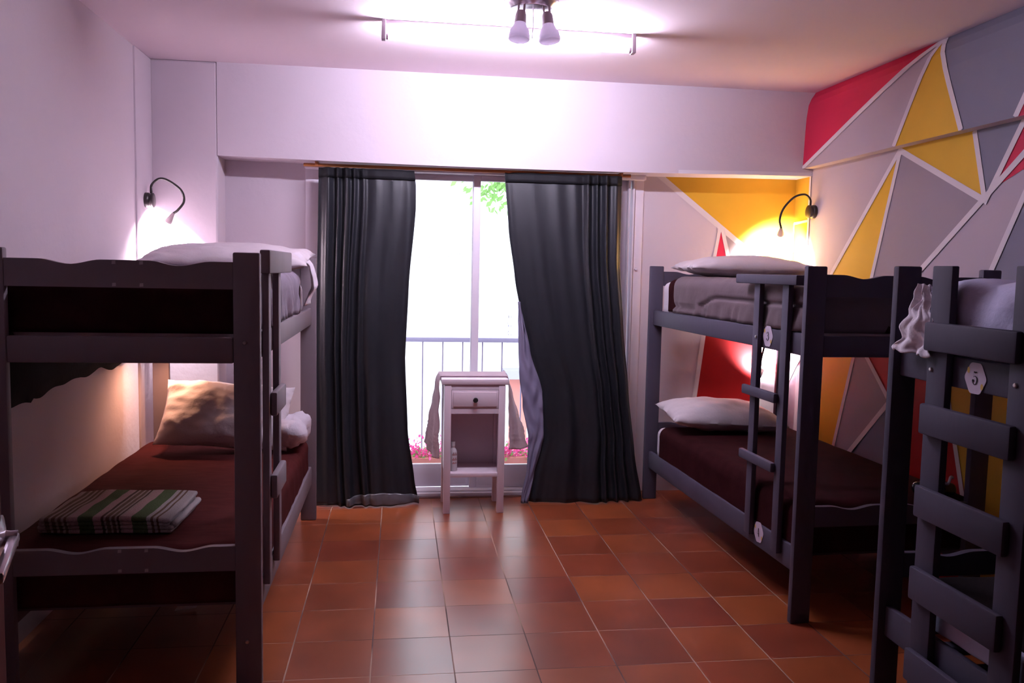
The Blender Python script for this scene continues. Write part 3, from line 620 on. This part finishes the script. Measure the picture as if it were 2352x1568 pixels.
hb_ = empty('glint_item', (2.355, 3.345, .500), .3, label='small dark bag with a painted pale strap on the foot end of lower berth 4', cat='item')
obj('body', soft(-.09, .09, -.05, .05, 0, .055, .025, .010, 9, 3, n=24), mat('dark blue gloss', (.015, .018, .03), .25, .5), hb_, smooth=3.2)
bm = bmesh.new(); tube(bm, spline([(-.08, -.04, .045), (-.04, -.055, .07), (.02, -.05, .055), (.05, -.04, .08), (.09, -.02, .07)], 6), .006, 8); obj('glint', bm, SHEETB, hb_, smooth=3.2)  # pale tube stands in for a glint on unidentified small things
# paper lying under the left bunk
bm = bmesh.new(); vs = [bm.verts.new(p) for p in ((-.045, .0, .002), (.035, .03, .002), (.04, .07, .02), (-.04, .05, .012))]; bm.faces.new(vs)
o = obj('paper', bm, mat('white paper', (.8, .75, .78), .7), None, label='small pale paper lying on the floor under the warm grey bunk', cat='paper', loc=(-.87, 3.53, 0.003), recalc=False); solidify(o, .001)

# ------------------------------------------------------------------ reading lamps
def goose(name, loc, side, path, head_dir, label, energy, col, spot=2.2, soft_=.02):
    """loc: base on the wall; side: +1 = left wall (facing +X), -1 = right wall"""
    L_ = empty(name, loc, label=label, cat='wall lamp', group='gooseneck reading lamps')
    bm = bmesh.new(); lathe(bm, [(0, 0), (.042, 0), (.042, .018), (.038, .022), (.036, .028), (.040, .034), (.041, .042), (.036, .045), (0, .045)], (0, 0, 0), (side, 0, 0), 32); obj('base', bm, BLACKM, L_, smooth=.6)
    P = spline(path, 10); bm = bmesh.new(); tube(bm, P, .0068, 12); obj('gooseneck', bm, BLACKG, L_, smooth=3.2)
    e = P[-1]; dr = Vector(head_dir).normalized()
    bm = bmesh.new(); lathe(bm, [(.006, -.004), (.009, .008), (.014, .028), (.020, .052), (.0205, .062), (.017, .062), (.012, .030), (0, .026)], e, dr, 24); hd = obj('lamp_head', bm, BULBH, L_, smooth=.9)
    bm = bmesh.new(); lathe(bm, [(0, .0), (.0145, 0), (.0145, .004), (0, .004)], e + dr * .050, dr, 16); obj('bulb', bm, emit('lamp glow', col, 30), hd)
    li = bpy.data.lights.new('reading light', 'SPOT'); li.energy = energy; li.color = col; li.spot_size = spot; li.spot_blend = .9; li.shadow_soft_size = soft_
    o = bpy.data.objects.new('reading_light', li); COL.objects.link(o); o.parent = L_; o.location = e + dr * .066
    o.rotation_euler = dr.to_track_quat('-Z', 'Y').to_euler()
    return L_
goose('reading_lamp', (XL + .010, 4.95, 1.795), 1, [(.030, 0, .038), (.034, .0, .085), (.075, .0, .120), (.125, 0, .110), (.190, 0, .060), (.205, 0, .000), (.175, -.01, -.050), (.150, -.01, -.070)], (-.55, .32, -.77), 'black gooseneck lamp glowing on the plain wall above the upper berth', LAMP_UL, (1.0, .90, .95), 3.05)
goose('reading_lamp', (XR - .001, 5.03, 1.852), -1, [(-.030, 0, .038), (-.033, 0, .075), (-.075, -.01, .105), (-.150, -.02, .085), (-.220, -.03, .015), (-.243, -.03, -.055), (-.232, -.03, -.110)], (.32, .75, -.62), 'black gooseneck lamp glowing over yellow mural above upper berth 3', LAMP_UR, (1.0, .93, .86), 2.3)
goose('reading_lamp', (XL + .010, 4.93, 1.02), 1, [(.030, 0, -.030), (.030, 0, -.09), (.050, 0, -.150), (.085, 0, -.155), (.115, -.03, -.10), (.130, -.08, -.02), (.150, -.16, .06), (.180, -.26, .08), (.205, -.33, .045)], (.02, -.10, -1), 'black gooseneck lamp with warm light in the lower berth of the plain wall', LAMP_LL, (1.0, .48, .27), 2.9)
goose('reading_lamp', (XR - .001, 5.02, 1.06), -1, [(-.030, 0, -.020), (-.06, .03, -.03), (-.14, .06, .03), (-.225, .10, -.02), (-.256, .12, -.14), (-.262, .12, -.24), (-.258, .125, -.275)], (.35, .70, .62), 'black gooseneck lamp shining in lower berth 4 beside the red mural', LAMP_LR, (1.0, .88, .92), 2.9)

# ------------------------------------------------------------------ curtains and rod
r = empty('curtain_rod', (.44, 5.15, 2.045), label='thin orange brown wooden curtain rod above the balcony door', cat='curtain rod')
bm = bmesh.new(); tube(bm, [(-1.005, 0, 0), (.99, 0, .002)], .010, 14); obj('rod', bm, WOOD, r, smooth=.8)
for x in (-.93, .93):
    bm = bmesh.new(); bx(bm, x - .009, x + .009, -.012, .012, -.008, .030, bev=.003); bx(bm, x - .010, x + .010, -.012, .15, .014, .026, bev=.002); obj('bracket', bm, WOOD, r, smooth=.6)
def interp(P, z):
    P = sorted(P); 
    if z <= P[0][0]: return P[0][1]
    for (a, xa), (b, xb) in zip(P, P[1:]):
        if z <= b: t = (z - a) / (b - a); return xa + (xb - xa) * (t * t * (3 - 2 * t) * .35 + t * .65)
    return P[-1][1]
def curtain(name, Lp, Rp, folds, ztop, label, seed):
    def fn(u, v):
        z = ztop * (1 - v) + .006 + .012 * v * nz(u * 4, 0, seed); xl, xr_ = interp(Lp, z), interp(Rp, z)
        x = xl + (xr_ - xl) * u
        y = 5.150 - .095 * v ** .8
        for (c, w, a, drift, fade) in folds:
            cc = c + drift * v; d_ = (u - cc) / w
            y -= a * math.exp(-d_ * d_) * (1 + fade * v) 
        y += .005 * nz(u * 12, v * 3, seed) * (1 + v * 2)
        return Vector((x, y, z))
    c = empty(name, (interp(Lp, 1), 5.10, 0), label=label, cat='curtain', group='dark curtains at the balcony door'); off = Vector(c.location)
    bm = bmesh.new(); grid(bm, lambda u, v: fn(u, v) - off, 150, 70)
    o = obj('cloth', bm, CURT, c, smooth=3.2, recalc=False); solidify(o, .002, 0)
    bm = bmesh.new(); grid(bm, lambda u, v: fn(u, v * .028) - off - Vector((0, .003 + .006 * (u > -1), 0)), 150, 3)
    o = obj('heading_band', bm, HEAD, c, smooth=3.2, recalc=False); solidify(o, .004, 0)
    return c, off, fn
cl_, off, fnL = curtain('curtain', [(0, -.483), (1.0, -.49), (2.03, -.478)], [(0, .135), (.15, .105), (.45, .062), (.9, .042), (1.35, .060), (1.8, .098), (1.94, .098), (2.03, .087)],
    [(.10, .040, .034, .02, -.2), (.20, .022, .034, .04, .1), (.29, .030, .040, .02, .1), (.37, .022, .024, -.03, .4), (.46, .028, .020, .02, 1.2), (.58, .07, .016, .02, 1.8), (.76, .10, .010, .0, 2.4), (.95, .06, -.012, .0, 1.0)], 2.025,
    'dark satin curtain on the plain wall side of the balcony door', 3)
cr_, off, fnR = curtain('curtain', [(0, .800), (.15, .83), (.42, .895), (.70, .880), (.95, .800), (1.15, .755), (1.4, .708), (1.7, .665), (2.03, .638)], [(0, 1.545), (.3, 1.49), (.7, 1.44), (1.1, 1.40), (1.5, 1.368), (2.03, 1.372)],
    [(.03, .03, -.008, 0, 2), (.22, .08, .008, .10, 3.0), (.44, .07, .010, .10, 2.6), (.60, .05, .012, .0, 2.2), (.70, .022, .036, -.03, .3), (.78, .018, .034, -.01, .3), (.86, .022, .034, .0, .2), (.95, .030, .020, .01, .2)], 2.035,
    'dark satin curtain swept aside next to the mural recess', 8)
# lining turned out at the free edge
LL = [(0, .765), (.06, .77), (.2, .80), (.42, .805), (.6, .77), (.83, .742), (1.0, .735), (1.2, .733), (1.25, .73)]; LR_ = [(0, .81), (.15, .84), (.42, .905), (.70, .89), (.95, .81), (1.15, .765), (1.25, .745)]
def lin(u, v):
    z = .004 + 1.25 * (1 - v); a, b = interp(LL, z), interp(LR_, z)
    return Vector((a + (b - a) * u, 5.10 - .06 * v ** .8 + .010 + .018 * nz(u * 3, v * 14, 5) + .016 * nz(u * 4 + v * 9, v * 7, 2) - .012 * math.sin(PI * u), z)) - off
bm = bmesh.new(); grid(bm, lin, 16, 70); o = obj('lining', bm, LINING, cr_, smooth=3.2, recalc=False, label='pale lining turned out along the free edge'); solidify(o, .002, 0)
# turned-up shiny lit hem of the left curtain, grey lightened for light through the gap
offL = Vector(cl_.location)
def hem(u, v):
    x = -.30 + .435 * u; z0 = .055 + .03 * math.sin(u * 3.2) ; z = .012 + (z0 - .012) * (1 - v)
    uu = (x - interp([(0, -.483), (2.03, -.478)], z)) / (interp([(0, .135), (.15, .105)], z) + .483)
    p = fnL(min(1, max(0, uu)), 1 - z / 2.025)
    return Vector((x, p.y - .004 - .005 * math.sin(PI * v) + .006 * nz(u * 8, v * 2, 1), z)) - offL
bm = bmesh.new(); grid(bm, hem, 40, 8); o = obj('hem', bm, mat('shiny lit hem', (.10, .10, .11), .3, .6), cl_, smooth=3.2, recalc=False); solidify(o, .002, 0)

# ------------------------------------------------------------------ nightstand
n = empty('nightstand', (.451, 4.995, 0), label='small white nightstand with one drawer in front of the balcony door', cat='nightstand')
def nb(nm, m, par, x0, x1, y0, y1, z0, z1, bev=.003, **k): return box_obj(nm, m, par, x0, x1, y0, y1, z0, z1, bev=bev, **k)
hw_ = .180
for sx_ in (-1, 1):
    for (y0, y1) in ((-.145, -.105), (.105, .145)):
        nb('leg', WHITEP, n, *sorted((sx_ * hw_, sx_ * (hw_ - .040))), y0, y1, 0, .770)
nb('top', WHITEP, n, -.198, .198, -.150, .152, .772, .805, .005)
bm = bmesh.new(); 
for sx_ in (-1, 1): bx(bm, *sorted((sx_ * (hw_ - .006), sx_ * (hw_ - .018))), -.105, .105, .235, .770)
bx(bm, -.14, .14, .125, .135, .235, .770)
bx(bm, -.14, .14, -.142, -.12, .742, .771); bx(bm, -.14, .14, -.142, -.12, .600, .629); bx(bm, -.162, .162, -.12, .125, .600, .608)
obj('case', bm, WHITEP, n)
nb('shelf', WHITEP, n, -.162, .162, -.142, .125, .219, .243, .002)
bm = bmesh.new(); bx(bm, -.1385, .1385, -.143, -.125, .631, .740, bev=.002); bx(bm, -.128, .128, -.149, -.140, .641, .730, bev=.004); dr_ = obj('drawer', bm, WHITEP, n, smooth=.5)
bm = bmesh.new(); lathe(bm, [(0, .024), (.012, .023), (.0155, .018), (.012, .010), (.006, .006), (.006, -.004)], (0, -.149, .684), (0, -1, 0), 24); obj('knob', bm, mat('dark bronze', (.05, .045, .045), .35, .5, metal=.6), dr_, smooth=.8)
# towel over the nightstand
def tow(u, v):
    s = (u - .5) * 2; sg = 1 if s > 0 else -1; a = abs(s) * .68; ht = .20
    y = -.055 + .21 * v
    if a < ht: x, z = a, .809 + .010 * math.sin(PI * v) * (1 - (a / ht) ** 2 * .3)
    else:
        t = (a - ht); x = .198 + .010 * min(1, t / .03) + t * v ** .7 * (.15 if sg < 0 else .32) + .008 * t / .48 * math.sin(v * 14 + sg) ; z = .809 - t * (.97 - .06 * math.sin(v * 3 + 2 * sg)); y -= .03 * t * (1 if v < .5 else -1)
        if sg > 0: z += .02 * v
        b_ = t / .48
        for c in (.70, .75, .80, .86): x += .004 * math.exp(-((b_ - c) / .012) ** 2)
        x += .004 * nz(b_ * 6, v * 5, sg) * 2
    return Vector((sg * x, y, z))
bm = bmesh.new(); grid(bm, tow, 150, 20); o = obj('towel', bm, TOWELW, None, smooth=3.2, recalc=False, label='pale towel draped over both sides of the white nightstand', cat='towel', loc=(.451, 4.995, 0)); solidify(o, .005, 1)
# bottle on the shelf
b_ = empty('bottle', (.330, 4.93, .243), label='white plastic bottle with red print inside the nightstand', cat='bottle')
bm = bmesh.new(); lathe(bm, [(0, 0), (.024, 0), (.026, .006), (.026, .11), (.020, .13), (.011, .14), (.011, .15), (0, .15)], (0, 0, 0), (0, 0, 1), 24); obj('body', bm, PLASTIC, b_, smooth=.8)
bm = bmesh.new(); lathe(bm, [(0, .148), (.013, .148), (.013, .175), (0, .175)], (0, 0, 0), (0, 0, 1), 20); obj('cap', bm, PLASTIC, b_, smooth=.8)
bm = bmesh.new()
for k, (z, h) in enumerate(((.045, .012), (.065, .018), (.095, .020))):
    for j in range(6):
        a0 = -PI / 2 + (j - 1) * .22
        q = [bm.verts.new((.0266 * math.cos(a), .0266 * math.sin(a), zz_)) for a, zz_ in ((a0, z), (a0 + .13, z), (a0 + .13, z + h * (.6 + .4 * (j % 2))), (a0, z + h * (.6 + .4 * (j % 2))))]
        bm.faces.new(q)
obj('label', bm, mat('red brown print', (.28, .06, .04), .6), b_)

# ------------------------------------------------------------------ outside: balcony, planter, street, houses
bm = bmesh.new(); bx(bm, -2.5, 4.0, YS, 6.55, -.22, -.03); obj('trim_3', bm, mat('balcony slab', (.50, .47, .47), .8), kind='structure')
rl = empty('balcony_railing', (.5, 6.3, -.03), label='grey iron balcony railing with flat handrail outside the door', cat='railing')
bm = bmesh.new(); bx(bm, -2.6, 3.0, -.02, .02, .925, .960, bev=.004); obj('handrail', bm, RAILM, rl, smooth=.6)
bm = bmesh.new(); bx(bm, -2.6, 3.0, -.008, .008, .07, .09); obj('bottom_rail', bm, RAILM, rl)
for k in range(-17, 20):
    x = .183 - .5 + k * .1505
    if -2.6 < x < 3.0:
        bm = bmesh.new(); bx(bm, x - .005, x + .005, -.005, .005, .0, .925); obj('baluster', bm, IRON, rl)
def flowers(x0, x1, label, seed):
    p = empty('flower_planter', ((x0 + x1) / 2, 6.08, -.03), label=label, cat='planter', group='flower troughs on the balcony'); rnd = random.Random(seed); w = (x1 - x0) / 2
    bm = bmesh.new(); bx(bm, -w, w, -.07, .07, 0, .10, bev=.008); obj('trough', bm, FACR, p, smooth=.6)
    bm = bmesh.new()
    def petal(c, s):
        n_ = Vector((rnd.uniform(-1, 1), rnd.uniform(-1.2, .4), rnd.uniform(-.2, 1))).normalized(); a = n_.orthogonal().normalized(); bb = n_.cross(a)
        vs = [bm.verts.new(c + a * s * x_ + bb * s * y_ + n_ * z_ * s) for x_, y_, z_ in ((-1, 0, .2), (0, -.6, 0), (1, 0, .2), (0, .7, 0))]; bm.faces.new(vs)
    for k in range(420): petal(Vector((rnd.uniform(-w, w), rnd.gauss(0, .05), .10 + abs(rnd.gauss(0, .055)))), rnd.uniform(.008, .018))
    obj('blossoms', bm, PETAL, p, kind='stuff', recalc=False)
    bm = bmesh.new()
    for k in range(160): petal(Vector((rnd.uniform(-w, w), rnd.gauss(0, .05), .08 + abs(rnd.gauss(0, .04)))), rnd.uniform(.010, .022))
    obj('leaves', bm, LEAF, p, kind='stuff', recalc=False)
flowers(.05, .40, 'trough of pink flowers on the balcony left of the nightstand', 2); flowers(.68, 1.12, 'trough of pink flowers on the balcony right of the nightstand', 5)
bm = bmesh.new(); bx(bm, -30, 30, 6.6, 60, -3.6, -3.5); obj('street', bm, mat('street paving', (.45, .43, .42), .9), kind='structure')
hb = empty('apartment_building', (1.0, 16, -3.5), label='pale sunlit building across the street seen through the balcony door', cat='building')
bm = bmesh.new(); bx(bm, -14, 15, 0, 6, 0, 9.5); obj('wall', bm, FAC, hb)
def fb(nm, m, x0, x1, z0, z1, d0=.03, **k): return box_obj(nm, m, hb, x0 - 1, x1 - 1, -d0, .02, z0 + 3.5, z1 + 3.5, bev=0, **k)
for (x0, x1, z0, z1) in ((.28, .74, 3.25, 3.8), (.28, .74, 2.70, 3.05), (-2.2, -1.2, 2.4, 4.0), (4.2, 5.2, 2.4, 4.0), (-2.2, -1.2, -.6, .9), (4.2, 5.2, -.6, .9)):
    w_ = fb('window', FACW, x0, x1, z0, z1)
bm = bmesh.new()
for i in range(5):
    for j in range(9): bx(bm, .92 + i * .12, .99 + i * .12, -.035, .02, 4.25 + j * .09 - .6, 4.30 + j * .09 - .6)
for i in range(6): bx(bm, 1.10, 1.14, -.035, .02, 3.2 + i * .16, 3.28 + i * .16)
obj('shutter_grille', bm, FACW, hb)
bm = bmesh.new(); bx(bm, -.7, .9, -.05, .02, 5.15, 5.19); bx(bm, -.75, -.1, -.05, .02, 6.1, 6.14); obj('ledge', bm, mat('pinkish ledge', (.70, .52, .58), .8), hb)
aw = fb('awning', mat('grey awning', (.28, .27, .36), .8), 2.0, 3.2, -.62, -.46, .5)
bm = bmesh.new(); bx(bm, 1.15, 1.5, -.06, .02, .5, 2.82); bx(bm, 1.5, 2.1, -.06, .02, 2.6, 2.82); bx(bm, 1.5, 2.1, -.06, .02, 1.5, 1.62); bx(bm, 2.1, 2.3, -.06, .02, .5, 2.82); obj('shopfront_frame', bm, FACR, hb)
fb('window', mat('dark shop pane', (.20, .18, .26), .3), 2.30, 2.5, -1.3, -1.0, .035)
ac = empty('air_conditioner', (1.0, 15.99, 1.28), label='pale air conditioner with round fan grille on the opposite facade', cat='air conditioner')
bm = bmesh.new(); bx(bm, -.42, .42, -.26, -.002, 0, .58, bev=.02); obj('housing', bm, FAC, ac, smooth=.6)
bm = bmesh.new(); lathe(bm, [(.17, .010), (.19, .014), (.205, 0)], (.05, -.262, .29), (0, -1, 0), 32)
for k in range(-3, 4):
    hh_ = math.sqrt(max(0, .19 ** 2 - (k * .055) ** 2)); bx(bm, .05 + k * .055 - .010, .05 + k * .055 + .010, -.275, -.268, .29 - hh_, .29 + hh_); bx(bm, .05 - hh_, .05 + hh_, -.280, -.273, .29 + k * .055 - .010, .29 + k * .055 + .010)
obj('fan_grille', bm, FACW, ac)
for k, (z0, z1, lb) in enumerate(((2.05, 1.80, 'thin cable crossing above the air conditioner outside'), (3.02, 2.86, 'thin upper cable crossing the street outside near the leaves'))):
    bm = bmesh.new(); tube(bm, [(-6 + i * 1.0, 12, z0 + (z1 - z0) * i / 14 - .25 * math.sin(PI * i / 14)) for i in range(15)], .006, 6); obj('cable', bm, RAILM, None, label=lb, cat='cable', group='cables over the street')
tr = empty('tree', (2.1, 10, -3.5), label='leafy green tree branch outside behind the upper door pane', cat='tree')
bm = bmesh.new(); tube(bm, spline([(0.5, 0, 0), (.45, 0, 2.5), (.2, 0, 4.6), (-.3, 0, 5.7), (-.8, 0, 6.15)], 6), [.12 - .0042 * i for i in range(25)], 10); obj('trunk', bm, mat('bark', (.2, .15, .1), .9), tr, smooth=3.2)
rnd = random.Random(11); bm = bmesh.new()
for k in range(900):
    c = Vector((-.93 + rnd.gauss(0, .17), rnd.gauss(0, .2), 5.98 + rnd.gauss(0, .17)))
    if k > 260: c = Vector((rnd.gauss(.2, .8), rnd.gauss(0, .6), 6.9 + rnd.gauss(0, .45)))
    n_ = Vector((rnd.uniform(-1, 1), rnd.uniform(-1, 1), rnd.uniform(-1, 1))).normalized(); a = n_.orthogonal().normalized(); bb = n_.cross(a); s = rnd.uniform(.04, .075)
    bm.faces.new([bm.verts.new(c + a * s * x_ + bb * s * y_) for x_, y_ in ((-1, 0), (-.2, -.45), (1, 0), (-.2, .45))])
obj('foliage', bm, LEAF, tr, kind='stuff', recalc=False)
